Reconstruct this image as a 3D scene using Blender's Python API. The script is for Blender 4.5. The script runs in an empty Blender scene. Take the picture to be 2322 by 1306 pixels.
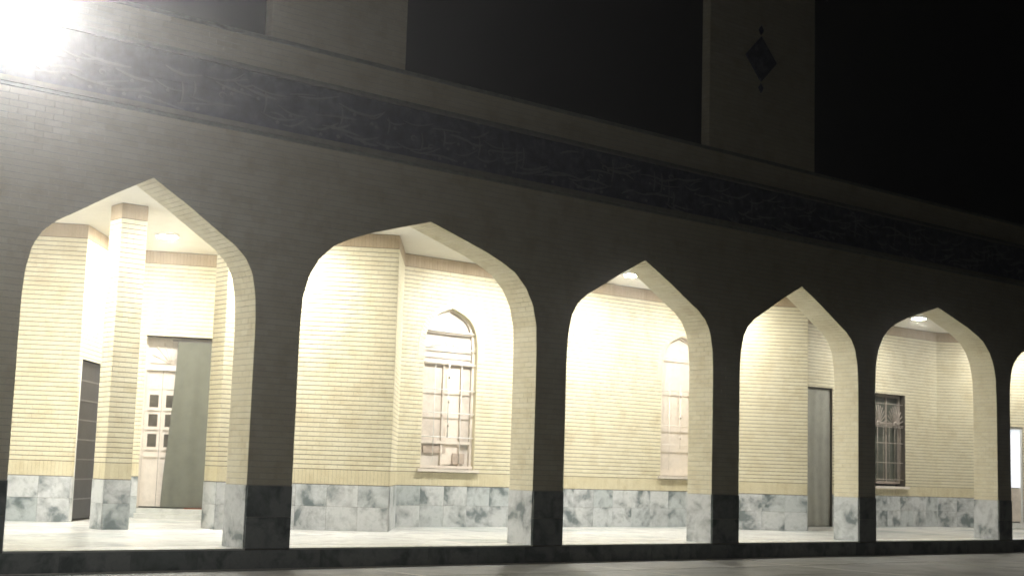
import bpy, math, random
from mathutils import Matrix, Vector
random.seed(7)
S = bpy.context.scene
COL = S.collection
R = math.radians
# ------------------------------------------------------------------ camera, sky, exposure
CAMM = ((0.768, -0.106, -0.632), (-0.640, -0.080, -0.764), (0.031, 0.991, -0.129))
EYE = Vector((0, 0, 1.5))
FPX, IW, IH = 3200.0, 2322.0, 1306.0
zx = Vector((CAMM[0][2], CAMM[1][2], CAMM[2][2])).normalized()
xx = Vector((CAMM[0][0], CAMM[1][0], CAMM[2][0])); xx = (xx - xx.dot(zx) * zx).normalized()
yy = zx.cross(xx)
cam = bpy.data.cameras.new("camera")
cam.sensor_width = 36.0
cam.lens = FPX / IW * 36.0
cam.clip_start = 0.1
cam.clip_end = 2000
camo = bpy.data.objects.new("camera", cam)
COL.objects.link(camo)
camo.matrix_world = Matrix(((xx.x, yy.x, zx.x, EYE.x), (xx.y, yy.y, zx.y, EYE.y), (xx.z, yy.z, zx.z, EYE.z), (0, 0, 0, 1)))
S.camera = camo
cam.dof.use_dof = True
cam.dof.focus_distance = 13.0
cam.dof.aperture_fstop = 3.6

world = bpy.data.worlds.new("World")
S.world = world
world.use_nodes = True
wn = world.node_tree.nodes
wl = world.node_tree.links
wn.clear()
sky = wn.new("ShaderNodeTexSky")
sky.sky_type = 'NISHITA'
sky.sun_disc = False
sky.sun_elevation = R(-6)
sky.sun_rotation = R(200)
bg = wn.new("ShaderNodeBackground")
bg.inputs["Strength"].default_value = 0.006
wo = wn.new("ShaderNodeOutputWorld")
wl.new(sky.outputs[0], bg.inputs[0]); wl.new(bg.outputs[0], wo.inputs[0])

S.view_settings.view_transform = 'Standard'
S.view_settings.look = 'None'
S.view_settings.exposure = 0.0
S.view_settings.gamma = 1.0
S.view_settings.use_curve_mapping = False
S.render.engine = 'CYCLES'
S.cycles.use_denoising = True
S.cycles.max_bounces = 10
S.cycles.diffuse_bounces = 5
S.cycles.volume_bounces = 0
S.cycles.caustics_reflective = False
S.cycles.caustics_refractive = False
S.cycles.sample_clamp_indirect = 6

LAMP_STRENGTH = 1000.0
FLOOD_STRENGTH = 600.0
FLOOD_SPILL = 300.0
FLOOD_BEAM = 1850.0
GLARE_HAZE_DENSITY = 0.003

# ------------------------------------------------------------------ materials
def new_mat(name):
    m = bpy.data.materials.new(name); m.use_nodes = True
    n = m.node_tree.nodes; n.clear()
    out = n.new("ShaderNodeOutputMaterial")
    b = n.new("ShaderNodeBsdfPrincipled")
    m.node_tree.links.new(b.outputs[0], out.inputs[0])
    return m, n, m.node_tree.links, b

def mixc(n, l, fac, a, b, mode='MIX'):
    x = n.new("ShaderNodeMix"); x.data_type = 'RGBA'; x.blend_type = mode
    for sock, v in ((x.inputs[0], fac), (x.inputs[6], a), (x.inputs[7], b)):
        if isinstance(v, (int, float)): sock.default_value = v
        elif isinstance(v, tuple): sock.default_value = (*v, 1)
        else: l.new(v, sock)
    return x.outputs[2]

def obj_vec(n, l, world_space=True):
    if world_space:
        g = n.new("ShaderNodeNewGeometry"); return g.outputs["Position"]
    t = n.new("ShaderNodeTexCoord"); return t.outputs["Object"]

def noise(n, l, vec, scale, detail=4, rough=0.55):
    t = n.new("ShaderNodeTexNoise"); t.inputs["Scale"].default_value = scale
    t.inputs["Detail"].default_value = detail; t.inputs["Roughness"].default_value = rough
    l.new(vec, t.inputs["Vector"]); return t

def ramp(n, l, src, stops):
    r = n.new("ShaderNodeValToRGB")
    e = r.color_ramp.elements
    while len(e) < len(stops): e.new(0.5)
    for k, (p, c) in enumerate(stops):
        e[k].position = p; e[k].color = (*c, 1)
    l.new(src, r.inputs[0]); return r.outputs[0]

def bump(n, l, b, src, strength, dist=0.01):
    x = n.new("ShaderNodeBump"); x.inputs["Strength"].default_value = strength
    x.inputs["Distance"].default_value = dist
    l.new(src, x.inputs["Height"]); l.new(x.outputs[0], b.inputs["Normal"])

def tint_src(n, part):
    if part:
        o = n.new("ShaderNodeObjectInfo"); return o.outputs["Random"]
    a = n.new("ShaderNodeAttribute"); a.attribute_name = "tint"; return a.outputs["Fac"]

def brick_mat(name, c1, c2, part):
    m, n, l, b = new_mat(name)
    t = tint_src(n, part)
    base = mixc(n, l, t, c1, c2)
    v = obj_vec(n, l)
    n1 = noise(n, l, v, 0.7, 3)
    base = mixc(n, l, n1.outputs[0], base, (c1[0] * .93, c1[1] * .90, c1[2] * .82))
    n2 = noise(n, l, v, 60, 5, .7)
    dirt = ramp(n, l, n2.outputs[0], [(0.30, (.80, .78, .74)), (0.55, (1, 1, 1))])
    base = mixc(n, l, 0.75, base, dirt, 'MULTIPLY')
    n3 = noise(n, l, v, 2.3, 5, .65)
    stain = ramp(n, l, n3.outputs[0], [(0.30, (.84, .80, .72)), (0.52, (1, 1, 1))])
    base = mixc(n, l, 0.8, base, stain, 'MULTIPLY')
    l.new(base, b.inputs["Base Color"])
    b.inputs["Roughness"].default_value = 0.55
    bump(n, l, b, n2.outputs[0], 0.35, 0.004)
    return m

def marble_mat(name, part, dark=(.16, .19, .20), mid=(.42, .435, .45), light=(.58, .595, .61), scale=2.2, rough=.3):
    m, n, l, b = new_mat(name)
    v = obj_vec(n, l)
    t = tint_src(n, part)
    off = n.new("ShaderNodeVectorMath"); off.operation = 'ADD'
    comb = n.new("ShaderNodeCombineXYZ")
    mul = n.new("ShaderNodeMath"); mul.operation = 'MULTIPLY'; mul.inputs[1].default_value = 37.0
    l.new(t, mul.inputs[0])
    for k in range(3): l.new(mul.outputs[0], comb.inputs[k])
    l.new(v, off.inputs[0]); l.new(comb.outputs[0], off.inputs[1])
    n1 = noise(n, l, off.outputs[0], scale, 6, .6); n1.inputs["Distortion"].default_value = .35
    c = ramp(n, l, n1.outputs[0], [(.37, dark), (.45, mid), (.55, light)])
    n2 = noise(n, l, off.outputs[0], scale * 6, 6, .7); n2.inputs["Distortion"].default_value = .5
    vein = ramp(n, l, n2.outputs[0], [(.38, (.80, .83, .83)), (.52, (1, 1, 1)), (.62, (.93, .93, .94))])
    c = mixc(n, l, .85, c, vein, 'MULTIPLY')
    tone = ramp(n, l, t, [(0, (.66, .72, .72)), (.18, (.88, .91, .91)), (.5, (1.0, 1.0, 1.0)), (1, (1.03, 1.03, 1.02))])
    c = mixc(n, l, 1.0, c, tone, 'MULTIPLY')
    l.new(c, b.inputs["Base Color"])
    b.inputs["Roughness"].default_value = rough
    return m

def plain_mat(name, c, rough=.5, metal=0.0, var=.10, scale=8, bumps=.0):
    m, n, l, b = new_mat(name)
    v = obj_vec(n, l)
    n1 = noise(n, l, v, scale, 5, .6)
    k = 1 - var * 2
    d = ramp(n, l, n1.outputs[0], [(.3, (k, k, k)), (.6, (1, 1, 1))])
    l.new(mixc(n, l, 1.0, c, d, 'MULTIPLY'), b.inputs["Base Color"])
    b.inputs["Roughness"].default_value = rough
    b.inputs["Metallic"].default_value = metal
    if bumps: bump(n, l, b, n1.outputs[0], bumps, .01)
    return m

def emit_mat(name, c, s, base=(.8, .8, .8)):
    m, n, l, b = new_mat(name)
    b.inputs["Base Color"].default_value = (*base, 1)
    b.inputs["Emission Color"].default_value = (*c, 1)
    b.inputs["Emission Strength"].default_value = s
    return m

BC1, BC2 = (.745, .71, .57), (.66, .61, .455)
M = {}
M['brick'] = brick_mat('cream_brick', BC1, BC2, True)
M['brick_bulk'] = brick_mat('cream_brick_bulk', BC1, BC2, False)
M['brick_top'] = brick_mat('brown_brick', (.47, .385, .28), (.40, .32, .22), False)
M['brick_cap'] = brick_mat('tan_brick', (.68, .63, .47), (.60, .545, .39), False)
M['mortar'] = plain_mat('mortar', (.085, .075, .055), .9, 0, .15, 20)
M['facade_mortar'] = plain_mat('pale_mortar', (.54, .51, .41), .9, 0, .15, 20)
M['marble'] = marble_mat('grey_marble', True)
M['paver'] = marble_mat('paving_stone', True, (.09, .09, .086), (.125, .125, .12), (.165, .165, .157), 1.2, .6)
M['plinth'] = marble_mat('dark_green_stone', True, (.06, .085, .085), (.15, .175, .17), (.24, .26, .255), 2.6, .45)
M['floor'] = marble_mat('pale_floor_stone', True, (.50, .495, .49), (.60, .595, .585), (.68, .675, .665), 1.6, .25)
M['grout'] = plain_mat('grout', (.30, .30, .28), .9)
M['plaster'] = plain_mat('ceiling_plaster', (.80, .78, .72), .9, 0, .03, 3)
M['ground'] = plain_mat('ground_concrete', (.20, .20, .19), .9, 0, .2, 3, .2)
M['edging'] = plain_mat('pale_edging', (.62, .61, .58), .5, 0, .1, 10)
M['sill'] = plain_mat('pale_sill_stone', (.58, .59, .57), .35, 0, .1, 6)
M['tile'] = None
M['trim'] = plain_mat('glazed_trim', (.30, .31, .25), .4, 0, .2, 9)
M['trim_pale'] = plain_mat('pale_trim', (.33, .32, .27), .5, 0, .15, 9)
M['script'] = plain_mat('white_glaze', (.29, .31, .34), .3, 0, .15, 7)
M['pinkmetal'] = plain_mat('pink_painted_metal', (.73, .665, .60), .4, 0, .06, 9)
M['pinkdark'] = plain_mat('dusty_pink_paint', (.66, .59, .53), .45, 0, .1, 7)
M['dullpink'] = plain_mat('dull_pink_iron', (.40, .345, .305), .5, 0, .1, 7)
M['frosted'] = plain_mat('frosted_glass_pink', (.72, .67, .62), .15, 0, .12, 3)
M['darkglass'] = plain_mat('dark_glass', (.12, .11, .09), .08, 0, .2, 5)
M['greenglass'] = plain_mat('greenish_glass', (.10, .11, .09), .08, 0, .2, 5)
M['white_cloth'] = plain_mat('white_cloth', (.78, .70, .62), .9, 0, .05, 12)
M['brown'] = plain_mat('brown_box', (.46, .38, .32), .7, 0, .15, 12)
M['curtain_pale'] = plain_mat('pale_grey_fabric', (.33, .33, .29), .95, 0, .08, 5)
M['curtain'] = plain_mat('grey_green_fabric', (.135, .14, .115), .95, 0, .08, 5)
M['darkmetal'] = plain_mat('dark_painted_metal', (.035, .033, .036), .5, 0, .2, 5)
M['darkline'] = plain_mat('grey_metal_edge', (.14, .13, .13), .4, 0, .1, 5)
M['whitemetal'] = plain_mat('white_painted_metal', (.75, .75, .74), .35, 0, .04, 6)
M['lampbody'] = plain_mat('lamp_housing', (.78, .77, .74), .4, 0, .03, 6)
M['redbrown'] = plain_mat('red_doormat', (.35, .12, .06), .95, 0, .2, 20)
M['lamp'] = emit_mat('lamp_diffuser', (1.0, .975, .90), LAMP_STRENGTH)
M['lamp_dim'] = emit_mat('lamp_diffuser_dim', (1.0, .97, .89), LAMP_STRENGTH * .72)
M['flood'] = emit_mat('flood_lens', (1.0, .97, .92), FLOOD_STRENGTH)
M['litglass'] = emit_mat('lit_frosted_glass', (.80, .88, 1.0), .85)

def tile_mat():
    m, n, l, b = new_mat('blue_glazed_tile')
    v = obj_vec(n, l)
    n1 = noise(n, l, v, 7, 6, .65)
    c = ramp(n, l, n1.outputs[0], [(.36, (.05, .055, .085)), (.52, (.10, .11, .16)), (.66, (.19, .21, .25))])
    t = tint_src(n, True)
    tone = ramp(n, l, t, [(0, (.8, .8, .85)), (1, (1.0, 1.0, 1.0))])
    l.new(mixc(n, l, 1.0, c, tone, 'MULTIPLY'), b.inputs["Base Color"])
    b.inputs["Roughness"].default_value = .28
    return m
M['tile'] = tile_mat()

# ------------------------------------------------------------------ mesh helpers
class MB:
    def __init__(s): s.v = []; s.f = []; s.t = []
    def hexa(s, pts, tint=None):
        """pts: 8 points, bottom ring 0-3 then top ring 4-7"""
        k = len(s.v); s.v += [tuple(p) for p in pts]
        fs = [(0, 3, 2, 1), (4, 5, 6, 7), (0, 1, 5, 4), (1, 2, 6, 5), (2, 3, 7, 6), (3, 0, 4, 7)]
        t = random.random() if tint is None else tint
        for f in fs: s.f.append(tuple(k + i for i in f)); s.t.append(t)
    def box(s, x0, x1, y0, y1, z0, z1, tint=None):
        s.hexa([(x0, y0, z0), (x1, y0, z0), (x1, y1, z0), (x0, y1, z0), (x0, y0, z1), (x1, y0, z1), (x1, y1, z1), (x0, y1, z1)], tint)
    def tube(s, pts, r, n=8, tint=0.5):
        rings = []
        for i, p in enumerate(pts):
            p = Vector(p)
            a = Vector(pts[max(i - 1, 0)]); c = Vector(pts[min(i + 1, len(pts) - 1)])
            d = (c - a).normalized()
            q = Vector((0, 0, 1)) if abs(d.z) < .9 else Vector((1, 0, 0))
            u = d.cross(q).normalized(); w = d.cross(u)
            k = len(s.v)
            for j in range(n):
                an = 2 * math.pi * j / n
                s.v.append(tuple(p + r * (math.cos(an) * u + math.sin(an) * w)))
            rings.append(k)
        for a, c in zip(rings, rings[1:]):
            for j in range(n):
                s.f.append((a + j, a + (j + 1) % n, c + (j + 1) % n, c + j)); s.t.append(tint)
        s.f.append(tuple(rings[0] + j for j in range(n))[::-1]); s.t.append(tint)
        s.f.append(tuple(rings[-1] + j for j in range(n))); s.t.append(tint)
    def mesh(s, name, mat):
        m = bpy.data.meshes.new(name); m.from_pydata(s.v, [], s.f)
        a = m.attributes.new("tint", 'FLOAT', 'FACE'); a.data.foreach_set("value", s.t)
        m.materials.append(mat); m.update(); return m
    def build(s, name, mat, parent=None, smooth=False, **kw):
        if not s.v: return None
        o = bpy.data.objects.new(name, s.mesh(name, mat)); COL.objects.link(o)
        if parent: o.parent = parent
        if smooth:
            for p in o.data.polygons: p.use_smooth = True
        for k, v in kw.items(): o[k] = v
        return o

def empty(name, label, cat, loc=(0, 0, 0), group=None, parent=None):
    o = bpy.data.objects.new(name, None); COL.objects.link(o)
    o.location = loc; o.empty_display_size = .2
    if label: o['label'] = label
    if cat: o['category'] = cat
    if group: o['group'] = group
    if parent: o.parent = parent
    return o
def loc_of(o):
    v = Vector(o.location)
    while o.parent: o = o.parent; v += Vector(o.location)
    return v

_unit = {}
def unit_mesh(key, mat, bevel=0.0):
    if key not in _unit:
        b = MB(); b.box(-.5, .5, -.5, .5, -.5, .5, .5)
        _unit[key] = b.mesh(key, mat)
    return _unit[key]
def part_box(name, mkey, parent, center, size, u, n_, root):
    """a box part with shared unit mesh; u = along, n_ = outward"""
    o = bpy.data.objects.new(name, unit_mesh(name + '_' + mkey, M[mkey])); COL.objects.link(o)
    o.parent = parent
    m = Matrix(((u[0] * size[0], n_[0] * size[1], 0, center[0] - root[0]),
                (u[1] * size[0], n_[1] * size[1], 0, center[1] - root[1]),
                (0, 0, size[2], center[2] - root[2]), (0, 0, 0, 1)))
    o.matrix_local = m
    return o

def proj(p):
    v = Vector(p) - EYE
    X, Y, Z = v.dot(xx), v.dot(yy), -v.dot(zx)
    if Z < .1: return None
    return (IW / 2 + FPX * X / Z, IH / 2 - FPX * Y / Z, Z)

# ------------------------------------------------------------------ arch profiles  (z, relative half width)
NPROF = [(3.3, 1.0), (3.60, .998), (3.95, .985), (4.27, .945), (4.48, .875), (4.65, .765), (4.80, .62), (5.10, .345), (5.44, 0.0)]
WPROF = [(3.3, 1.0), (3.60, .998), (4.00, .990), (4.35, .950), (4.62, .880), (4.85, .775), (4.98, .665), (5.13, .50), (5.35, .19), (5.48, 0.0)]
def ratio(prof, z):
    if z <= prof[0][0]: return 1.0
    if z >= prof[-1][0]: return 0.0
    for (za, ua), (zb, ub) in zip(prof, prof[1:]):
        if z <= zb: return ua + (ub - ua) * (z - za) / (zb - za)
class Opening:
    def __init__(s, a, b, z0, prof=None, z1=None, grow=0.0):
        s.a, s.b, s.z0, s.prof, s.grow = a, b, z0, prof, grow
        s.z1 = prof[-1][0] if prof else z1
    def cut(s, z):
        if s.prof:
            c, h = (s.a + s.b) / 2, (s.b - s.a) / 2 * ratio(s.prof, z)
            return c - h, c + h
        return s.a, s.b
    def breaks(s):
        return [s.z0, s.z1] + ([p[0] for p in s.prof] if s.prof else [])

def solid_quads(s0, s1, za, zb, ops):
    act = sorted([o for o in ops if o.z0 < zb - 1e-6 and o.z1 > za + 1e-6], key=lambda o: o.a)
    L = [(s0, s0)]; Rr = []
    for o in act:
        ca, cb = o.cut(za), o.cut(zb)
        Rr.append((ca[0], cb[0])); L.append((ca[1], cb[1]))
    Rr.append((s1, s1))
    return [(l[0], r[0], l[1], r[1]) for l, r in zip(L, Rr) if r[0] - l[0] > 1e-4 or r[1] - l[1] > 1e-4]

def arch_ok(p, facade):
    """is a point on an inside wall seen through an arch?"""
    q = proj(p)
    if q is None or not (-20 < q[0] < IW + 20 and -20 < q[1] < IH + 20): return False
    if facade: return True
    for Yc in (18.24, 18.85):
        t = Yc / p[1]; c = EYE + (Vector(p) - EYE) * t
        if c.z < .29: return False
        for a, b, pr in ARCHES:
            if a < c.x < b:
                h = (b - a) / 2 * ratio(pr, c.z)
                if abs(c.x - (a + b) / 2) < h: break
        else: return False
    return True

ARCHES = [(2.35, 6.08, NPROF), (6.75, 10.24, NPROF), (10.98, 15.68, WPROF), (16.36, 20.13, NPROF),
          (20.88, 24.65, NPROF), (25.23, 29.95, WPROF), (30.51, 34.25, NPROF), (34.90, 38.65, NPROF)]

def clip_s(poly, s, sg):
    """keep the side of a convex polygon where sg * (x - s) >= 0"""
    out = []
    for i, p in enumerate(poly):
        q = poly[(i + 1) % len(poly)]
        a, b = sg * (p[0] - s), sg * (q[0] - s)
        if a >= 0: out.append(p)
        if (a > 0 > b) or (a < 0 < b):
            t = a / (a - b); out.append((s, p[1] + (q[1] - p[1]) * t))
    return out

class Wall:
    """a straight wall segment: s runs p0->p1, the seen side is on the right hand"""
    def __init__(w, root, p0, p1, T=.35, facade=False):
        w.root = root; w.p0 = Vector((p0[0], p0[1], 0)); d = Vector((p1[0] - p0[0], p1[1] - p0[1], 0))
        w.L = d.length; w.u = d.normalized(); w.n = Vector((w.u.y, -w.u.x, 0)); w.T = T; w.facade = facade
        w.r = loc_of(root); w.ops = []; w.cands = []
    def P(w, s, d, z): return w.p0 + w.u * s + w.n * d + Vector((0, 0, z)) - w.r
    def prism(w, mb, q, za, zb, d0, d1, tint=None):
        a0, a1, b0, b1 = q
        mb.hexa([w.P(a0, d0, za), w.P(a0, d1, za), w.P(a1, d1, za), w.P(a1, d0, za),
                 w.P(b0, d0, zb), w.P(b0, d1, zb), w.P(b1, d1, zb), w.P(b1, d0, zb)], tint)
    def core(w, mb, z0, z1, s0=0, s1=None, grow=.0):
        s1 = w.L if s1 is None else s1
        zs = sorted({z0, z1} | {b for o in w.ops for b in o.breaks() if z0 < b < z1})
        for za, zb in zip(zs, zs[1:]):
            for q in solid_quads(s0, s1, za, zb, w.ops): w.prism(mb, q, za, zb, -w.T, 0, .5)
    def courses(w, z0, z1, h, L, s0=0, s1=None, jh=.012, jv=.0025, proud=.009, stagger=True, dfrom=-.004, cap=False):
        if w.facade: jh, proud = .008, .005
        s1 = w.L if s1 is None else s1
        nrow = max(1, round((z1 - z0) / h)); h = (z1 - z0) / nrow
        br = sorted({b for o in w.ops for b in o.breaks()})
        brz = sorted({b for o in w.ops for b in (o.z0, o.z1)})
        for i in range(nrow):
            za, zb = z0 + i * h + jh / 2, z0 + (i + 1) * h - jh / 2
            cuts = [za] + [b for b in brz if za + .004 < b < zb - .004] + [zb]
            off = (L / 2 if (i % 2 and stagger) else 0) + (0 if not stagger else random.uniform(-.004, .004))
            for ya, yb in zip(cuts, cuts[1:]):
                for (la, ra, lb, rb) in solid_quads(s0, s1, ya, yb, w.ops):
                    lo, hi = min(la, lb), max(ra, rb)
                    k = math.floor((lo - off) / L)
                    while off + k * L < hi:
                        j0, j1 = off + k * L + jv / 2, off + (k + 1) * L - jv / 2
                        k += 1
                        pr = proud + random.uniform(-.0015, .0015)
                        a0, a1, b0, b1 = max(la, j0), min(ra, j1), max(lb, j0), min(rb, j1)
                        rect = abs(a0 - b0) < 1e-5 and abs(a1 - b1) < 1e-5
                        if rect:
                            if a1 - a0 > .006: w.cands.append((True, a0, a1, b0, b1, ya, yb, dfrom, pr, cap))
                            continue
                        poly = clip_s(clip_s([(la, ya), (ra, ya), (rb, yb), (lb, yb)], j0, 1), j1, -1)
                        if len(poly) > 2: w.cands.append((False, poly, dfrom, pr, cap))

def finish_bricks(root, walls, limit=300, name='brick'):
    """the bricks that show largest become parts, the rest one stuff part"""
    bulk = MB(); caps = MB(); tops = MB(); scored = []
    for w in walls:
        for c in w.cands:
            mb = tops if c[-1] == 2 else caps if c[-1] else bulk
            if not c[0]:
                _, poly, d0, d1, _c = c
                n = len(poly); k = len(mb.v); t = random.random()
                mb.v += [tuple(w.P(p[0], d0, p[1])) for p in poly] + [tuple(w.P(p[0], d1, p[1])) for p in poly]
                fs = [tuple(k + i for i in range(n))[::-1], tuple(k + n + i for i in range(n))] + [(k + i, k + (i + 1) % n, k + n + (i + 1) % n, k + n + i) for i in range(n)]
                mb.f += fs; mb.t += [t] * len(fs); continue
            rect, a0, a1, b0, b1, ya, yb, d0, d1, cap = c
            if not cap and (a1 - a0) > .09 and (yb - ya) > .05:
                p = w.P((a0 + a1) / 2, d1, (ya + yb) / 2) + w.r
                if (EYE - p).dot(w.n) > 0 and arch_ok(p, w.facade):
                    q = proj(p)
                    if not (w.facade and (q[0] < 430 and q[1] < 330)):
                        v = (p - EYE); foreshort = abs(v.normalized().dot(w.n))
                        scored.append(((a1 - a0) * (yb - ya) * foreshort / v.length_squared, w, c)); continue
            w.prism(mb, (a0, a1, b0, b1), ya, yb, d0, d1)
    scored.sort(key=lambda t: -t[0])
    for sc, w, c in scored[:limit]:
        rect, a0, a1, b0, b1, ya, yb, d0, d1, cap = c
        p = w.P((a0 + a1) / 2, (d0 + d1) / 2, (ya + yb) / 2) + w.r
        part_box(name, 'brick', root, p, (a1 - a0, d1 - d0, yb - ya), w.u, w.n, w.r)
    for sc, w, c in scored[limit:]:
        rect, a0, a1, b0, b1, ya, yb, d0, d1, cap = c
        w.prism(bulk, (a0, a1, b0, b1), ya, yb, d0, d1)
    bulk.build(name + '_courses', M['brick_bulk'], root, kind='stuff')
    tops.build('upright_course', M['brick_top'], root, kind='stuff')
    caps.build('upright_course', M['brick_cap'], root, kind='stuff')

ZF, ZC = .29, 6.05      # corridor floor and ceiling
CH, BL = .0875, .245    # course height, brick length

def marble_row(w, mkey='marble', name='marble_slab', z0=ZF, z1=1.15, width=.64, d0=.0, d1=.02, s0=0, s1=None, depth_in=.01):
    s1 = w.L if s1 is None else s1
    blocked = [(o.a, o.b) for o in w.ops if o.z0 < z1 - .01]
    segs = []; cur = s0
    for a, b in sorted(blocked):
        if a > cur: segs.append((cur, a))
        cur = max(cur, b)
    if cur < s1: segs.append((cur, s1))
    for a, b in segs:
        k = max(1, round((b - a) / width)); ww = (b - a) / k
        for i in range(k):
            zm = (z0 + z1) / 2 + .02
            for q0, q1 in ((z0, zm), (zm, z1)):
                c = w.P(a + (i + .5) * ww, (d0 - depth_in + d1) / 2 + random.uniform(-.0015, .0015), (q0 + q1) / 2) + w.r
                part_box(name, mkey, w.root, c, (ww - .004, d1 - d0 + depth_in, q1 - q0 - .004), w.u, w.n, w.r)

def inner_wall(w, mb, marble=True):
    w.core(mb, ZF - .02, ZC)
    if marble: marble_row(w)
    w.courses(1.155, 1.445, .29, .072, stagger=False, cap=True)       # upright course over the marble
    w.courses(1.445, 5.775, CH, BL)
    w.courses(5.775, 6.045, .27, .072, stagger=False, cap=2)       # upright course under the ceiling

# ================================================================== SETTING
g = MB(); g.box(-150, 200, -150, 18.3, -.35, -.03); g.box(-150, 200, 31, 200, -.35, -.03)
g.build('ground', M['ground'], None, kind='structure')

pav = empty('pavement', None, None, (18, 16, 0)); pav['kind'] = 'structure'
b = MB(); b.box(-22, 28, -15, 2.05, -.05, -.012); b.build('joint_bed', M['grout'], pav)
xs = [-.2 + 4.12 * k for k in range(12)]
ys = [18.06 - 1.62 * k for k in range(10)]
for x0, x1 in zip(xs, xs[1:]):
    for y1, y0 in zip(ys, ys[1:]):
        part_box('paving_slab', 'paver', pav, ((x0 + x1) / 2, (y0 + y1) / 2, -.02 + random.uniform(-.002, .002)), (x1 - x0 - .03, y1 - y0 - .02, .04), (1, 0), (0, 1), Vector((18, 16, 0)))
b = MB()
for x in xs: b.box(x - 18 - .011, x - 18 + .011, -12.5, 2.06, -.03, .002)
b.build('joint_strip', M['edging'], pav, kind='stuff')
b = MB(); b.box(-18.2, 27.1, 2.065, 2.15, -.04, .012); b.build('edging_strip', M['edging'], pav)

fl = empty('corridor_floor', None, None, (20, 22, ZF)); fl['kind'] = 'structure'
b = MB(); b.box(-18.5, 22.4, -3.12, 8.2, -.3, -.012); b.build('floor_bed', M['grout'], fl)
x = 1.5
while x < 42.3:
    y = 18.9
    while y < 30:
        part_box('floor_slab', 'floor', fl, (x + .75, y + .6, ZF - .01), (1.492, 1.192, .02), (1, 0), (0, 1), Vector((20, 22, ZF)))
        y += 1.2
    x += 1.5
b = MB(); b.box(-18.5, 22.4, -3.12, 8.6, 0, .22); c_ = b.build('corridor_ceiling', M['plaster'], None, kind='structure'); c_.location = (20, 22, ZC)

# ================================================================== FACADE
fac = empty('arcade_facade', 'long cream brick arcade front with pointed arches and a dark blue inscription band', 'arcade', (20, 18.24, 0))
W = Wall(fac, (1.5, 18.24), (40.6, 18.24), T=.61, facade=True)
W.ops = [Opening(a - 1.5, b - 1.5, ZF, pr) for a, b, pr in ARCHES]
mb = MB(); W.core(mb, ZF, 7.83)
q = (0, W.L, 0, W.L); W.prism(mb, q, -.1, ZF - .03, -.61, 0, .5)
mb.build('wall_core', M['facade_mortar'], fac)
W.courses(1.20, 6.33, CH, BL)
W.courses(7.36, 7.80, CH, BL)
# reveals: blocks that line every opening, each one course of the arch ring
rev = MB()
for a, b_, pr in ARCHES:
    c, h = (a + b_) / 2, (b_ - a) / 2
    for sg in (-1, 1):
        pts = [(c + sg * h, 1.20)] + [(c + sg * h * u, z) for z, u in pr]
        # resample by arc length
        seg = []; tot = 0
        for p, r_ in zip(pts, pts[1:]):
            d = math.dist(p, r_); seg.append((tot, d, p, r_)); tot += d
        nst = round(tot / CH); st = tot / nst
        def at(s):
            for t0, d, p, r_ in seg:
                if s <= t0 + d + 1e-9: k = (s - t0) / d; return (p[0] + (r_[0] - p[0]) * k, p[1] + (r_[1] - p[1]) * k), ((r_[0] - p[0]) / d, (r_[1] - p[1]) / d)
        for i in range(nst):
            (x0, z0), t0 = at(i * st + .005); (x1, z1), t1 = at((i + 1) * st - .005)
            pr_ = .008 + random.uniform(-.001, .001)
            n0 = (-sg * abs(t0[1]), -abs(t0[0])); n1 = (-sg * abs(t1[1]), -abs(t1[0]))
            ybr = [18.232, 18.44, 18.645, 18.855] if i % 2 else [18.232, 18.335, 18.54, 18.75, 18.855]
            for ya, yb in zip(ybr, ybr[1:]):
                ya += .002; yb -= .002
                o = [(x0 - n0[0] * .004, z0 - n0[1] * .004), (x0 + n0[0] * pr_, z0 + n0[1] * pr_), (x1 + n1[0] * pr_, z1 + n1[1] * pr_), (x1 - n1[0] * .004, z1 - n1[1] * .004)]
                rev.hexa([(x - 20, y - 18.24, z) for y, (x, z) in ((ya, o[0]), (ya, o[1]), (ya, o[2]), (ya, o[3]), (yb, o[0]), (yb, o[1]), (yb, o[2]), (yb, o[3]))])
        # marble lining at the foot of the jamb
        cx_ = c + sg * (h - .006)
        part_box('marble_slab', 'marble', fac, (cx_, 18.24 + .305, (ZF + 1.195) / 2), (.62, .022, 1.195 - ZF - .002), (0, 1), (1, 0), Vector((20, 18.24, 0)))
rev.build('arch_lining', M['brick_bulk'], fac, kind='stuff')
finish_bricks(fac, [W], 300)
# stone facing of the piers and the low plinth
rt = Vector((20, 18.24, 0))
edges = [1.5] + [e for a, b_, _ in ARCHES for e in (a, b_)] + [40.6]
for a, b_ in zip(edges[::2], edges[1::2]):
    k = max(1, round((b_ - a) / .8)); ww = (b_ - a) / k
    for i in range(k):
        for z0, z1 in ((ZF + .002, .74), (.744, 1.19)):
            part_box('plinth_slab', 'plinth', fac, (a + (i + .5) * ww, 18.226, (z0 + z1) / 2), (ww - .004, .03, z1 - z0 - .003), (1, 0), (0, 1), rt)
x = 1.5
while x < 40.5:
    part_box('plinth_slab', 'plinth', fac, (x + .5, 18.21, .135), (.995, .05, .27), (1, 0), (0, 1), rt)
    x += 1.0
for a, b_, _ in ARCHES:
    part_box('sill', 'sill', fac, ((a + b_) / 2, 18.24 + .29, ZF - .012), (b_ - a - .002, .66, .036), (1, 0), (0, 1), rt)
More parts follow.
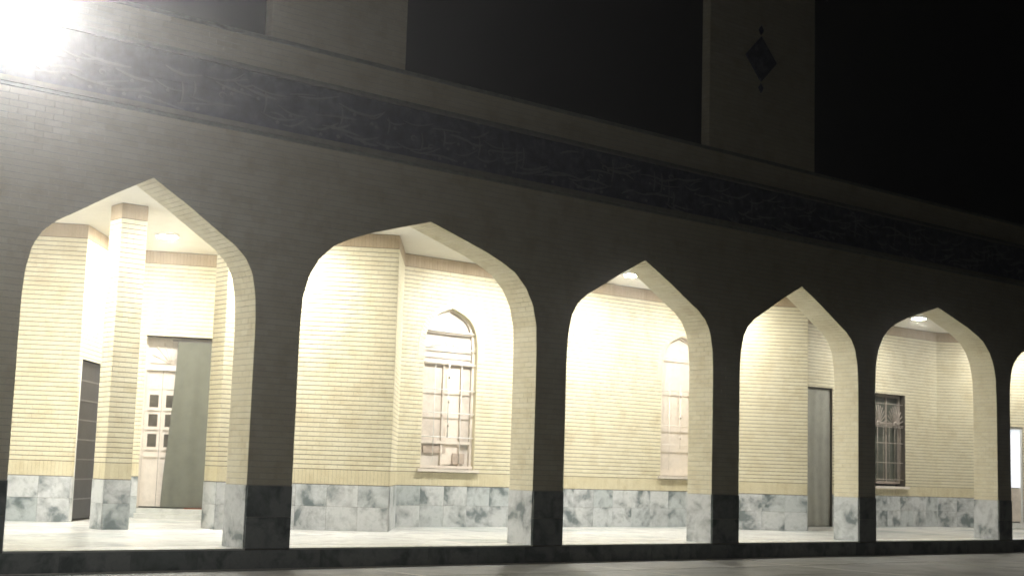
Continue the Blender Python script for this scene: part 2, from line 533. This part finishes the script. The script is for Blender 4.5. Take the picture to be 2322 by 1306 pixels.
# mouldings, inscription band
def trim(z0, z1, y0, mat, name):
    t = MB(); t.box(1.5 - 20, 40.6 - 20, y0 - 18.24, .0, z0, z1); t.build(name, M[mat], fac)
trim(6.335, 6.375, 18.20, 'trim', 'moulding')
trim(6.378, 6.455, 18.165, 'trim_pale', 'moulding')
trim(7.262, 7.30, 18.175, 'trim_pale', 'moulding')
trim(7.304, 7.35, 18.205, 'trim', 'moulding')
trim(7.805, 7.86, 18.215, 'trim', 'coping')
x = 1.5
while x < 40.4:
    for z0 in (6.46, 6.862):
        part_box('glazed_tile', 'tile', fac, (x + .2, 18.233 + random.uniform(-.0015, .0015), z0 + .198), (.4003, .03, .4005), (1, 0), (0, 1), rt)
    x += .401
# cursive lettering of the band: sweeping strokes, uprights and dots, white on blue
let = MB()
def stroke(pts, w0, y=18.2145):
    n = len(pts)
    prev = None
    for i, (px, pz) in enumerate(pts):
        a = pts[max(i - 1, 0)]; c = pts[min(i + 1, n - 1)]
        d = Vector((c[0] - a[0], c[1] - a[1])).normalized(); nn = Vector((-d.y, d.x))
        ww = w0 * (0.25 + 0.75 * math.sin(math.pi * (i + .5) / n) ** .7) / 2
        cur = ((px + nn.x * ww, pz + nn.y * ww), (px - nn.x * ww, pz - nn.y * ww))
        if prev:
            (p0, p1), (q0, q1) = prev, cur
            let.hexa([(p[0] - 20, yy_ - 18.24, p[1]) for yy_ in (y, 18.2195) for p in (p1, q1, q0, p0)], .5)
        prev = cur
rr = random.Random(21)
x = 5.0
while x < 33:
    wd = rr.uniform(.28, .75)
    zb = rr.choice((6.58, 6.68, 6.84, 6.98, 7.06)) + rr.uniform(-.03, .03)
    sag = rr.uniform(.015, .08) * rr.choice((1, 1, 1, -.6))
    tilt = rr.uniform(-.10, .16)
    stroke([(x + wd * t, zb + tilt * t - sag * math.sin(math.pi * t) * (1 - .3 * t)) for t in [k / 9 for k in range(10)]], rr.uniform(.02, .042))
    if rr.random() < .2:
        hh = rr.uniform(.22, .42); zz = min(zb, 6.75)
        stroke([(x + .05 + .03 * math.sin(3 * t), zz + hh * t) for t in [k / 5 for k in range(6)]], .032)
    if rr.random() < .12:
        r_ = rr.uniform(.04, .075); cz = min(7.16, zb + .12)
        stroke([(x + wd * .7 + r_ * math.cos(a), cz + r_ * .7 * math.sin(a)) for a in [k * .7 for k in range(8)]], .026)
    if rr.random() < .6:
        dz = max(6.52, zb - .14)
        stroke([(x + wd * .4, dz), (x + wd * .4 + .025, dz + .02), (x + wd * .4 + .05, dz)], .05)
    x += rr.uniform(.10, .22)
let.build('lettering', M['script'], fac)

# roof edge set back behind the front, and the two tall brick piers
rp = MB(); rp.box(-19, 20.6, 0, .3, 0, .55); rp.box(-19, 20.6, -.04, .34, .551, .60)
o = rp.build('roof_parapet', M['trim_pale'], None); o.location = (20, 19.6, 7.65)
o['label'] = 'low plain parapet set back on the dark roof above the inscription band'; o['category'] = 'parapet'
b = MB(); b.box(-18.5, 20.6, .62, 14, 7.3, 7.6); b.build('roof_slab', M['plaster'], fac)
b = MB(); b.box(-18.5, 20.6, 13.8, 14.1, 0, 7.3); b.box(-18.5, -18.3, .62, 13.8, 0, 7.29); b.box(22.0, 22.3, .62, 13.8, 0, 7.29); b.build('outer_wall', M['plaster'], fac)

def pier(x0, x1, label, diamond=None, limit=300):
    root = empty('brick_pier', label, 'pier', ((x0 + x1) / 2, 18.24, 7.86), 'tall brick piers standing above the arcade')
    r0 = Vector(((x0 + x1) / 2, 18.24, 7.86))
    mb = MB(); ws = []
    f = Wall(root, (x0, 18.235), (x1, 18.235), T=.20, facade=True); f.core(mb, 7.862, 13.5); f.courses(7.87, 13.45, CH, BL); ws.append(f)
    mb.build('pier_core', M['facade_mortar'], root)
    for a, b_ in (((x0, 18.43), (x0, 18.235)), ((x1, 18.235), (x1, 18.43))):
        s = Wall(root, a, b_, T=.05, facade=True); s.courses(7.87, 13.45, CH, BL); ws.append(s)
    finish_bricks(root, ws, limit)
    if diamond:
        dx, dz = diamond; a = .155
        for i in range(-2, 3):
            for j in range(-2, 3):
                if abs(i) == 2 and abs(j) == 2 and i != -j and i != j: continue
                if (abs(i) == 2 and abs(j) == 2): 
                    if i == j: pass
                u = Vector((math.cos(R(45)), 0, math.sin(R(45)))); v = Vector((-math.sin(R(45)), 0, math.cos(R(45))))
                p = Vector((dx, 18.218, dz)) + (u * i + v * j) * a * .86
                o = bpy.data.objects.new('glazed_tile', unit_mesh('glazed_tile_tile', M['tile'])); COL.objects.link(o); o.parent = root
                m = Matrix(((u.x * a * .84, 0, v.x * a * .84, p.x - r0.x), (0, .03, 0, p.y - r0.y), (u.z * a * .84, 0, v.z * a * .84, p.z - r0.z), (0, 0, 0, 1)))
                o.matrix_local = m
        for sg in (-1, 1):
            t = MB(); z = dz - r0.z + sg * .60; k = dx - r0.x
            t.hexa([(k - .07, -.03, z), (k, -.03, z - .10), (k + .07, -.03, z), (k, -.03, z + .10), (k - .07, -.008, z), (k, -.008, z - .10), (k + .07, -.008, z), (k, -.008, z + .10)], .5)
            t.build('glazed_tile', M['tile'], root)
pier(10.24, 12.70, 'tall brick pier above the second arch, nearer the bright floodlight')
pier(19.92, 23.15, 'tall brick pier with a dark blue tile diamond, standing in the darkness', (21.42, 9.92))

# ================================================================== INSIDE WALLS
def wall_thing(name, label, cat, segs, origin, limit=300, ops=None, marble=True):
    root = empty(name, label, cat, origin); root['kind'] = 'thing'
    mb = MB(); ws = []
    for k, (p0, p1) in enumerate(segs):
        w = Wall(root, p0, p1)
        if ops and k in ops: w.ops = ops[k]
        inner_wall(w, mb, marble); ws.append(w)
    mb.build('wall_core', M['mortar'], root)
    finish_bricks(root, ws, limit)
    return root, ws

WINP = [(3.95, 1.0), (4.22, .985), (4.46, .93), (4.64, .83), (4.77, .68), (4.87, .46), (4.93, .26), (5.0, 0.0)]
back_ops = [Opening(17.80 - 17.2, 19.26 - 17.2, 1.50, WINP), Opening(25.06 - 17.2, 26.52 - 17.2, 1.50, WINP),
            Opening(30.35 - 17.2, 31.80 - 17.2, ZF + .005, None, 4.06), Opening(32.75 - 17.2, 35.20 - 17.2, 1.42, None, 4.06)]
bw, bws = wall_thing('back_wall', 'long cream brick back wall of the corridor with barred windows', 'wall', [((17.2, 24.4), (36.8, 24.4))], (27, 24.4, ZF), ops={0: back_ops})
BW = bws[0]
A1, A1s = wall_thing('angled_wall', 'angled brick wall seen at the far left of the first arch, with a dark door', 'wall',
    [((6.0, 27.0), (10.0, 27.0)), ((10.0, 27.0), (11.0, 26.4)), ((11.0, 26.4), (12.9, 28.8))], (11, 26.4, ZF),
    ops={2: [Opening(.17, 1.95, ZF + .005, None, 3.43)]})
V, Vs = wall_thing('entrance_wall', 'white-lit brick wall over the doorway at the back of the first arch', 'wall',
    [((12.9, 28.8), (15.6, 27.585))], (14, 28.4, ZF), ops={0: [Opening(.55, 2.40, ZF + .005, None, 4.20)]})
A2, A2s = wall_thing('angled_wall', 'angled brick wall filling the left half of the second arch', 'wall',
    [((13.25, 24.15), (15.78, 22.6)), ((15.78, 22.6), (17.2, 24.4)), ((15.35, 27.70), (13.25, 24.15))], (15.78, 22.6, ZF))
A3, A3s = wall_thing('angled_wall', 'angled brick wall filling most of the fourth arch beside the grey curtain', 'wall',
    [((26.0, 23.42), (27.95, 22.2)), ((27.95, 22.2), (29.7, 24.35)), ((26.5, 24.39), (26.0, 23.42))], (27.95, 22.2, ZF))
A4, A4s = wall_thing('angled_wall', 'angled brick wall in the right part of the fifth arch, running on into the sixth', 'wall',
    [((36.8, 24.4), (40.1, 22.3)), ((40.1, 22.3), (42.0, 24.5))], (38, 23.7, ZF), ops={0: [Opening(1.2, 2.7, ZF + .005, None, 3.3)]})

# square brick columns
def column(x0, y0, label):
    s = .48
    root = empty('brick_column', label, 'column', (x0 + s / 2, y0 + s / 2, ZF), 'square brick columns in front of the doorway')
    mb = MB(); ws = []
    for p0, p1 in (((x0, y0), (x0 + s, y0)), ((x0 + s, y0), (x0 + s, y0 + s)), ((x0 + s, y0 + s), (x0, y0 + s)), ((x0, y0 + s), (x0, y0))):
        w = Wall(root, p0, p1, T=.2); w.courses(1.155, 1.445, .29, .08, stagger=False, cap=True); w.courses(1.445, 5.775, CH, .24); w.courses(5.775, 6.045, .27, .08, stagger=False, cap=2)
        marble_row(w, width=.5); ws.append(w)
    mb.box(-s / 2, s / 2, -s / 2, s / 2, 0, ZC - ZF); mb.build('column_core', M['mortar'], root)
    finish_bricks(root, ws, 300)
column(10.45, 23.6, 'square brick column standing in front of the dark door in the first arch')
column(12.62, 23.6, 'brick column just inside the right jamb of the first arch, right of the green curtain')

# ------------------------------------------------------------------ windows
def lbox(mb, w, s0, s1, d0, d1, z0, z1, r):
    mb.hexa([w.P(s0, d0, z0) + w.r - r, w.P(s1, d0, z0) + w.r - r, w.P(s1, d1, z0) + w.r - r, w.P(s0, d1, z0) + w.r - r,
             w.P(s0, d0, z1) + w.r - r, w.P(s1, d0, z1) + w.r - r, w.P(s1, d1, z1) + w.r - r, w.P(s0, d1, z1) + w.r - r])
class Holder:
    """a part (door or window) of a wall with its own origin and sub-parts"""
    def __init__(h, name, w, s, z, label=None):
        h.w = w; h.o = bpy.data.objects.new(name, None); COL.objects.link(h.o); h.o.parent = w.root
        h.r = w.P(s, -.2, z) + w.r; h.o.location = h.r - w.r
        if label: h.o['label'] = label
    def box(h, name, mat, s0, s1, d0, d1, z0, z1, label=None):
        m = MB(); lbox(m, h.w, s0, s1, d0, d1, z0, z1, h.r); o = m.build(name, M[mat], h.o)
        if label: o['label'] = label
        return o
    def tube(h, name, mat, pts, r=.012):
        m = MB(); m.tube([h.w.P(*p) + h.w.r - h.r for p in pts], r); return m.build(name, M[mat], h.o, smooth=True)
    def strip(h, name, mat, prof, d0, d1):
        """prof: list of (inner, outer) point pairs (s,z)"""
        m = MB()
        for (a, b), (c, d) in zip(prof, prof[1:]):
            P = lambda q, dd: h.w.P(q[0], dd, q[1]) + h.w.r - h.r
            m.hexa([P(a, d0), P(b, d0), P(b, d1), P(a, d1), P(c, d0), P(d, d0), P(d, d1), P(c, d1)])
        return m.build(name, M[mat], h.o)

def arch_pts(a, b, z0, prof, inset):
    c, h = (a + b) / 2, (b - a) / 2
    pts = [(c - h + inset, z0)]
    pts += [(c - (h - inset) * u, z - inset * (1 - u) * .8 ) for z, u in prof]
    pts += [(c + (h - inset) * u, z - inset * (1 - u) * .8) for z, u in reversed(prof[:-1])]
    pts += [(c + h - inset, z0)]
    return pts

def arched_window(op, style):
    w = BW; a, b = op.a, op.b; c = (a + b) / 2
    H = Holder('window', w, c, 1.5, 'arched window with frosted panes, curtain and pale bars' if style else 'arched window blanked with pale pink sheet')
    f = -.13
    o1, o2 = arch_pts(a, b, 1.5, WINP, -.004), arch_pts(a, b, 1.5, WINP, .075)
    H.strip('window_frame', 'pinkmetal', list(zip(o2, o1)), f - .05, f + .035)
    # brick ring round the arch
    r1, r2 = arch_pts(a, b, 3.9, WINP, 0), arch_pts(a, b, 3.9, WINP, -.17)
    ring = MB()
    def rs(pp, n):
        tot = sum(math.dist(p, q) for p, q in zip(pp, pp[1:])); out = []
        for i in range(n + 1):
            t = tot * i / n; 
            for p, q in zip(pp, pp[1:]):
                d = math.dist(p, q)
                if t <= d + 1e-9: out.append((p[0] + (q[0] - p[0]) * t / d, p[1] + (q[1] - p[1]) * t / d)); break
                t -= d
        return out
    n = 40; i1, i2 = rs(r1, n), rs(r2, n)
    for k in range(n):
        e = .05
        L = lambda p, q, t: (p[0] + (q[0] - p[0]) * t, p[1] + (q[1] - p[1]) * t)
        a0, a1, b0, b1 = L(i1[k], i1[k + 1], e), L(i1[k], i1[k + 1], 1 - e), L(i2[k], i2[k + 1], e), L(i2[k], i2[k + 1], 1 - e)
        P = lambda q, dd: w.P(q[0], dd, q[1]) + w.r - H.r
        ring.hexa([P(a0, -.004), P(b0, -.004), P(b0, .014), P(a0, .014), P(a1, -.004), P(b1, -.004), P(b1, .014), P(a1, .014)])
    ring.build('arch_brick', M['brick_bulk'], H.o, kind='stuff')
    # brick lining of the recess
    lin = MB(); q1, q2 = arch_pts(a, b, 1.5, WINP, -.003), arch_pts(a, b, 1.5, WINP, .010)
    for (a0, b0), (a1, b1) in zip(zip(q1, q2), zip(q1[1:], q2[1:])):
        P = lambda q, dd: w.P(q[0], dd, q[1]) + w.r - H.r
        lin.hexa([P(a0, -.10), P(b0, -.10), P(b0, .004), P(a0, .004), P(a1, -.10), P(b1, -.10), P(b1, .004), P(a1, .004)])
    lin.build('reveal_lining', M['pinkmetal'] if not style else M['brick_bulk'], H.o)
    # panes
    g1 = arch_pts(a, b, 1.52, WINP, .06)
    def pane(mat, s0, s1, z0, z1, d=f):
        H.box('pane', mat, s0, s1, d - .012, d, z0, z1)
    gm = MB()
    base = [q for q in g1 if q[1] >= 4.0 or True]
    k0 = len(base); vs = [tuple(w.P(p[0], f - .02, p[1]) + w.r - H.r) for p in base] + [tuple(w.P(p[0], f - .03, p[1]) + w.r - H.r) for p in base]
    gm.v = vs; gm.f = [tuple(range(k0)), tuple(range(2 * k0 - 1, k0 - 1, -1))] + [(i, (i + 1) % k0, k0 + (i + 1) % k0, k0 + i) for i in range(k0)]
    gm.t = [.5] * len(gm.f)
    gm.build('backing_sheet', M['frosted' if style else 'pinkmetal'], H.o)
    if style:
        pane('pinkdark', a + .09, c - .10, 2.12, 3.70); pane('pinkdark', c + .38, b - .09, 2.12, 3.70)
        pane('frosted', a + .09, b - .09, 3.90, 4.35)
        H.box('curtain_panel', 'white_cloth', c - .09, c + .37, f - .010, f + .006, 1.62, 3.72)
        for z in (3.80, 4.47):
            H.box('transom', 'pinkmetal', a + .07, b - .07, f - .02, f + .05, z - .04, z + .04)
        H.box('mullion', 'pinkmetal', c - .13, c - .085, f - .02, f + .04, 1.6, 3.76)
        H.box('mullion', 'pinkmetal', c + .36, c + .40, f - .02, f + .04, 1.6, 3.76)
        H.box('transom', 'pinkmetal', a + .07, b - .07, f - .02, f + .05, 2.06, 2.12)
        H.box('cardboard', 'brown', a + .15, c + .02, f + .0, f + .02, 1.86, 2.0)
        H.box('cardboard', 'brown', c + .2, c + .52, f + .02, f + .05, 1.64, 1.86)
    # bars standing in front
    bm = 'whitemetal' if style else 'pinkmetal'
    for z in ((4.475, 4.11, 3.79, 3.22, 2.72, 2.20) if style else (4.42, 3.62, 2.75, 2.28)):
        H.tube('grille_bar', bm, [(a + .01, -.05, z), (b - .01, -.05, z)], .011)
    H.tube('grille_bar', bm, [(c, -.038, 2.2), (c, -.038, 3.79)], .013)
    for s in (-.36, .36):
        H.tube('grille_bar', bm, [(c + s, -.062, 1.66), (c + s, -.062, 3.79)], .008)
    for z in (3.50, 2.97, 2.46):
        m = MB(); m.tube([w.P(c, -.038, z - .03) + w.r - H.r, w.P(c, -.02, z) + w.r - H.r, w.P(c, -.038, z + .03) + w.r - H.r], .028); m.build('grille_knob', M['pinkdark'], H.o, smooth=True)
    if style:
        H.tube('grille_scroll', bm, [(a + .2, -.05, 4.13), (a + .34, -.05, 4.20), (c - .15, -.05, 4.25), (c - .08, -.05, 4.18)], .009)
        H.tube('grille_scroll', bm, [(b - .2, -.05, 4.13), (b - .34, -.05, 4.20), (c + .15, -.05, 4.25), (c + .08, -.05, 4.18)], .009)
    H.box('sill', 'pinkmetal', a - .10, b + .10, -.19, .075, 1.455, 1.515)
    H.box('sill', 'pinkmetal', a + .02, b - .02, -.19, -.03, 1.53, 1.59)
arched_window(back_ops[0], 1)
arched_window(back_ops[1], 0)

# square window with a sunburst grille
def sun_window():
    op = back_ops[3]; a, b = op.a, op.b; w = BW; H = Holder('window', w, (a + b) / 2, 1.42, 'square window with dusty pink sunburst grille')
    f = -.22
    for s0, s1, z0, z1 in ((a, a + .07, 1.5, 4.05), (b - .07, b, 1.5, 4.05), (a + .07, b - .07, 3.98, 4.05), (a + .07, b - .07, 1.5, 1.57)):
        H.box('window_frame', 'dullpink', s0 + .002, s1 - .002, f - .04, f + .04, z0, z1)
    k = 4; ww = (b - a - .14) / k
    for i in range(k):
        H.box('pane', 'greenglass', a + .07 + i * ww + .02, a + .07 + (i + 1) * ww - .02, f - .012, f, 1.58, 3.2)
        H.box('pane', 'greenglass', a + .07 + i * ww + .02, a + .07 + (i + 1) * ww - .02, f - .012, f, 3.26, 3.97)
        if i: H.box('mullion', 'dullpink', a + .07 + i * ww - .025, a + .07 + i * ww + .025, f - .03, f + .03, 1.57, 3.97)
    H.box('transom', 'dullpink', a + .07, b - .07, f - .032, f + .028, 3.2, 3.26)
    for z in (3.78, 3.12, 2.66, 2.10, 1.62):
        H.tube('grille_bar', 'dullpink', [(a + .02, -.06, z), (b - .02, -.06, z)], .010)
    nb = 9
    for i in range(nb):
        s = a + .12 + (b - a - .24) * i / (nb - 1)
        H.tube('grille_bar', 'dullpink', [(s, -.075, 1.6), (s, -.075, 3.12)], .008)
    for cs in (b - .42, (a + b) / 2, a + .42):
        for i in range(13):
            an = math.pi * (i / 12)
            H.tube('grille_ray', 'dullpink', [(cs, -.05, 3.16), (cs + .40 * math.cos(an), -.05, 3.16 + .58 * math.sin(an))], .011)
        H.tube('grille_hub', 'dullpink', [(cs + .1 * math.cos(t), -.055, 3.16 + .1 * math.sin(t)) for t in [k * math.pi / 8 for k in range(9)]], .03)
    H.box('sill', 'pinkmetal', a - .08, b + .10, -.21, .09, 1.36, 1.43)
sun_window()

# ------------------------------------------------------------------ doors
def panelled_door():
    w = Vs[0]; a, b = .55, 2.40; H = Holder('door', w, (a + b) / 2, .5, 'pale pink panelled door with small square panes')
    f = -.34
    H.box('door_frame', 'pinkmetal', a, a + .05, f - .05, f + .07, .50, 4.19)
    H.box('door_frame', 'pinkmetal', b - .05, b, f - .05, f + .07, .50, 4.19)
    H.box('transom', 'pinkmetal', a + .05, b - .05, f - .04, f + .08, 3.46, 3.58)
    H.box('transom_panel', 'frosted', a + .05, b - .05, f - .03, f, 3.58, 4.19)
    for i in range(9):
        an = math.pi * i / 8; cs = a + .55
        H.tube('transom_ray', 'pinkmetal', [(cs, f + .02, 3.62), (cs + .44 * math.cos(an), f + .02, 3.62 + .5 * math.sin(an))], .011)
    n = 5; ww = (b - a - .10) / n
    for i in range(n):
        s0, s1 = a + .05 + i * ww + .004, a + .05 + (i + 1) * ww - .004
        H.box('door_leaf', 'pinkmetal', s0, s1, f - .04, f, .52, 3.45)
        for z0, z1 in ((2.66, 2.93), (2.24, 2.51), (1.80, 2.08)):
            H.box('pane', 'darkglass', s0 + .09, s1 - .06, f - .03, f + .004, z0, z1)
            H.box('glazing_rail', 'pinkmetal', s0 + .06, s1 - .03, f, f + .03, z0 - .07, z0 - .02)
        H.box('door_panel', 'pinkmetal', s0 + .07, s1 - .06, f, f + .018, .62, 1.52)
        H.box('door_panel', 'pinkmetal', s0 + .07, s1 - .06, f, f + .018, 3.05, 3.36)
        H.box('glazing_rail', 'pinkmetal', s0 + .02, s1 - .02, f, f + .035, 1.58, 1.66)
        if i in (1, 2): H.tube('handle', 'darkline', [(s0 + (.02 if i == 2 else ww - .03), f + .03, 1.68), (s0 + (.02 if i == 2 else ww - .03), f + .075, 1.70), (s0 + (.02 if i == 2 else ww - .03), f + .075, 1.86), (s0 + (.02 if i == 2 else ww - .03), f + .03, 1.88)], .010)
        H.box('stile', 'pinkmetal', s0, s0 + .045, f, f + .03, .53, 3.44)
    # lintel, jambs and steps
    H.box('jamb', 'trim_pale', a - .02, a + .0, -.34, -.001, .30, 4.20); H.box('jamb', 'trim_pale', b, b + .02, -.34, -.001, .30, 4.20)
    H.box('step', 'sill', a - .05, b + .05, -.34, .40, ZF + .002, .385)
    H.box('step', 'sill', a + .0, b - .0, -.42, .06, .386, .49)
    H.box('door_mat', 'redbrown', b - .85, b - .1, -.20, .04, .491, .505)
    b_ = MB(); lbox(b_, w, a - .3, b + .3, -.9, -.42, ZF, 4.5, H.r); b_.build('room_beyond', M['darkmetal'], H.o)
panelled_door()

def slatted_door():
    w = A1s[2]; a, b = .17, 1.95; H = Holder('door', w, (a + b) / 2, .3, 'dark grey sheet metal door with horizontal ribs')
    f = -.07
    H.box('door_frame', 'whitemetal', a, a + .05, f - .06, .012, .30, 3.425)
    H.box('door_frame', 'whitemetal', b - .05, b, f - .06, .012, .30, 3.425)
    n = 8; hh = (3.42 - .32) / n
    for i in range(n):
        H.box('door_panel', 'darkmetal', a + .05, b - .05, f - .03, f, .32 + i * hh + .006, .32 + (i + 1) * hh - .006)
        if i: H.box('door_rib', 'darkline', a + .05, b - .05, f - .02, f + .012, .32 + i * hh - .012, .32 + i * hh + .012)
    b_ = MB(); lbox(b_, w, a, b, -.30, f - .035, .3, 3.42, H.r); b_.build('door_backing', M['darkmetal'], H.o)
slatted_door()

def lit_door():
    w = A4s[0]; a, b = 1.2, 2.7; H = Holder('door', w, (a + b) / 2, .3, 'bright white door with brown lower panel')
    f = -.08
    H.box('pane', 'litglass', a + .06, b - .06, f - .04, f, 1.50, 3.22)
    H.box('door_panel', 'pinkdark', a + .06, b - .06, f - .03, f + .01, .50, 1.48)
    for s in (a, b - .058): H.box('door_frame', 'whitemetal', s, s + .058, f - .05, f + .06, .30, 3.29)
    H.box('door_frame', 'whitemetal', a + .06, b - .06, f - .05, f + .06, 3.225, 3.29)
    H.box('door_sill', 'whitemetal', a - .05, b + .05, f - .05, .10, .30, .46)
    b_ = MB(); lbox(b_, w, a, b, -.35, f - .06, .3, 3.3, H.r); b_.build('door_backing', M['darkmetal'], H.o)
lit_door()

# curtains hang in the doorways
def curtain(w, s0, s1, z0, z1, d, label, bulge=0.0, amp=.03, waves=7, mat='curtain'):
    root = empty('curtain', label, 'curtain'); r = w.P((s0 + s1) / 2, d, z0) + w.r; root.location = r
    m = MB(); nx, nz = 60, 24
    for side in (0, 1):
        for j in range(nz + 1):
            t = j / nz; z = z0 + (z1 - z0) * t
            for i in range(nx + 1):
                u = i / nx
                left = s0 - bulge * (1 - t) ** 1.6 * (1 if t > .25 else .8 + .8 * t)
                s = left + (s1 - left) * u
                dd = d + amp * (1.1 - .6 * t) * (math.sin(u * waves * 2 * math.pi + 1.3 * math.sin(3 * t)) + .4 * math.sin(u * 17 + 4 * t)) + side * .004
                m.v.append(tuple(w.P(s, dd, z) + w.r - r))
    N = (nx + 1) * (nz + 1)
    for side in (0, 1):
        for j in range(nz):
            for i in range(nx):
                k = side * N + j * (nx + 1) + i
                q = (k, k + 1, k + nx + 2, k + nx + 1)
                m.f.append(q if side else q[::-1]); m.t.append(.5)
    for j in range(nz):
        for i in (0, nx):
            k = j * (nx + 1) + i; m.f.append((k, k + nx + 1, N + k + nx + 1, N + k)); m.t.append(.5)
    m.build('cloth', M[mat], root, smooth=True)
    t = MB(); t.tube([w.P(s0 - .12, d, z1 + .015) + w.r - r, w.P(s1 + .02, d, z1 + .015) + w.r - r], .016); t.build('rail', M['darkline'], root, smooth=True)
curtain(Vs[0], 1.22, 2.37, .52, 4.10, -.12, 'plain grey-green curtain covering the right half of the doorway in the first arch', .22, .012, 3)
curtain(BW, back_ops[2].a + .002, back_ops[2].b - .002, .31, 4.03, -.07, 'tall narrow pale grey curtain in the doorway of the fourth arch', 0, .012, 4, 'curtain_pale')
bk = MB(); lbox(bk, BW, back_ops[2].a - .1, back_ops[2].b + .1, -.8, -.36, ZF, 4.3, Vector((0, 0, 0)) + BW.r)
bk.build('room_beyond', M['darkmetal'], bw)

# ------------------------------------------------------------------ lamps
def ceiling_light(x, y, r, label, mat='lamp'):
    root = empty('ceiling_light', label, 'lamp', (x, y, ZC), 'round flush ceiling lights of the corridor')
    def disc(name, mat, r0, r1, z0, z1, n=32):
        m = MB()
        for zc, rc in ((z0, r0), (z1, r1)):
            for k in range(n): m.v.append((rc * math.cos(2 * math.pi * k / n), rc * math.sin(2 * math.pi * k / n), zc))
        for k in range(n): m.f.append((k, (k + 1) % n, n + (k + 1) % n, n + k))
        m.f.append(tuple(range(n))[::-1]); m.f.append(tuple(range(n, 2 * n))); m.t = [.5] * len(m.f)
        return m.build(name, M[mat], root, smooth=False)
    disc('housing', 'lampbody', r + .035, r + .045, -.070, -.002)
    disc('diffuser', mat, r * .97, r, -.076, -.071)
ceiling_light(12.56, 26.15, .20, 'large round ceiling light before the white doorway wall in the first arch')
ceiling_light(22.2, 22.6, .17, 'small round ceiling light at the peak of the third arch')
ceiling_light(32.97, 22.4, .17, 'round ceiling light cut by the left slope of the fifth arch', 'lamp_dim')
ceiling_light(8.9, 23.6, .17, 'ceiling light hidden above the left side of the first arch')
ceiling_light(13.1, 22.6, .2, 'ceiling light hidden behind the front wall left of the second arch', 'lamp_dim')
ceiling_light(11.2, 22.2, .12, 'unseen extra ceiling light added to brighten the front of the first column', 'lamp_dim')  # extra lamp out of view, added to brighten the column front
ceiling_light(18.9, 22.4, .19, 'ceiling light hidden behind the pier between the second and third arches')
ceiling_light(25.4, 22.5, .17, 'ceiling light hidden behind the front wall at the fourth arch', 'lamp_dim')
ceiling_light(38.0, 22.2, .15, 'ceiling light at the far right end of the corridor', 'lamp_dim')
ceiling_light(3.5, 22.5, .2, 'ceiling light at the far left end of the corridor, outside the view')

FL = Vector((4.24, 12.0, 5.42))
fr = empty('floodlight', 'blazing white floodlight on a pole arm, glaring towards the courtyard', 'floodlight', FL)
b = MB(); b.tube([(0, .06, .17), (0, .10, .32), (-1.6, .10, .42)], .03); b.build('arm', M['darkline'], fr, smooth=True)
b = MB(); b.tube([(-1.6, .10, -FL.z), (-1.6, .10, .6)], .07, 12); b.build('pole', M['darkline'], fr, smooth=True)
to_cam = (Vector((0, 0, 1.2)) - FL).normalized()
def lamp_box(x0, x1, y0, y1, z0, z1, name, mat):
    o_ = MB(); o_.box(x0, x1, y0, y1, z0, z1); o = o_.build(name, M[mat], fr)
    q = to_cam.to_track_quat('-Y', 'Z'); o.rotation_mode = 'QUATERNION'; o.rotation_quaternion = q; return o
lamp_box(-.19, .19, .0, .10, -.15, .15, 'housing', 'darkline')
lamp_box(-.17, .17, -.012, -.001, -.13, .13, 'lens', 'flood')
def lamp(name, kind, energy, pos, **kw):
    l = bpy.data.lights.new(name, kind); l.energy = energy; l.color = (1, .975, .93); l.shadow_soft_size = .12
    for k, v in kw.items(): setattr(l, k, v)
    o = bpy.data.objects.new(name, l); COL.objects.link(o); o.parent = fr; o.location = pos
    return o
lamp('flood_spill', 'POINT', FLOOD_SPILL, Vector((.1, .1, -.32)))
bm_ = lamp('flood_beam', 'SPOT', FLOOD_BEAM, to_cam * .15, spot_size=R(70), spot_blend=1.0)
bm_.rotation_mode = 'QUATERNION'; bm_.rotation_quaternion = to_cam.to_track_quat('-Z', 'Y')

# ------------------------------------------------------------------ thin haze, added to imitate lens glare round the floodlight
hz = MB(); hz.box(-60, 90, -40, 45, -1.4, 16); h = hz.build('glare_haze', M['plaster'], None, kind='stuff')
hm = bpy.data.materials.new('night_haze'); hm.use_nodes = True; hn = hm.node_tree.nodes; hn.clear()
ho = hn.new("ShaderNodeOutputMaterial"); hv = hn.new("ShaderNodeVolumePrincipled")
hv.inputs["Color"].default_value = (.95, .95, .97, 1); hv.inputs["Density"].default_value = GLARE_HAZE_DENSITY
hv.inputs["Anisotropy"].default_value = .86
hm.node_tree.links.new(hv.outputs[0], ho.inputs["Volume"])
h.data.materials.clear(); h.data.materials.append(hm)
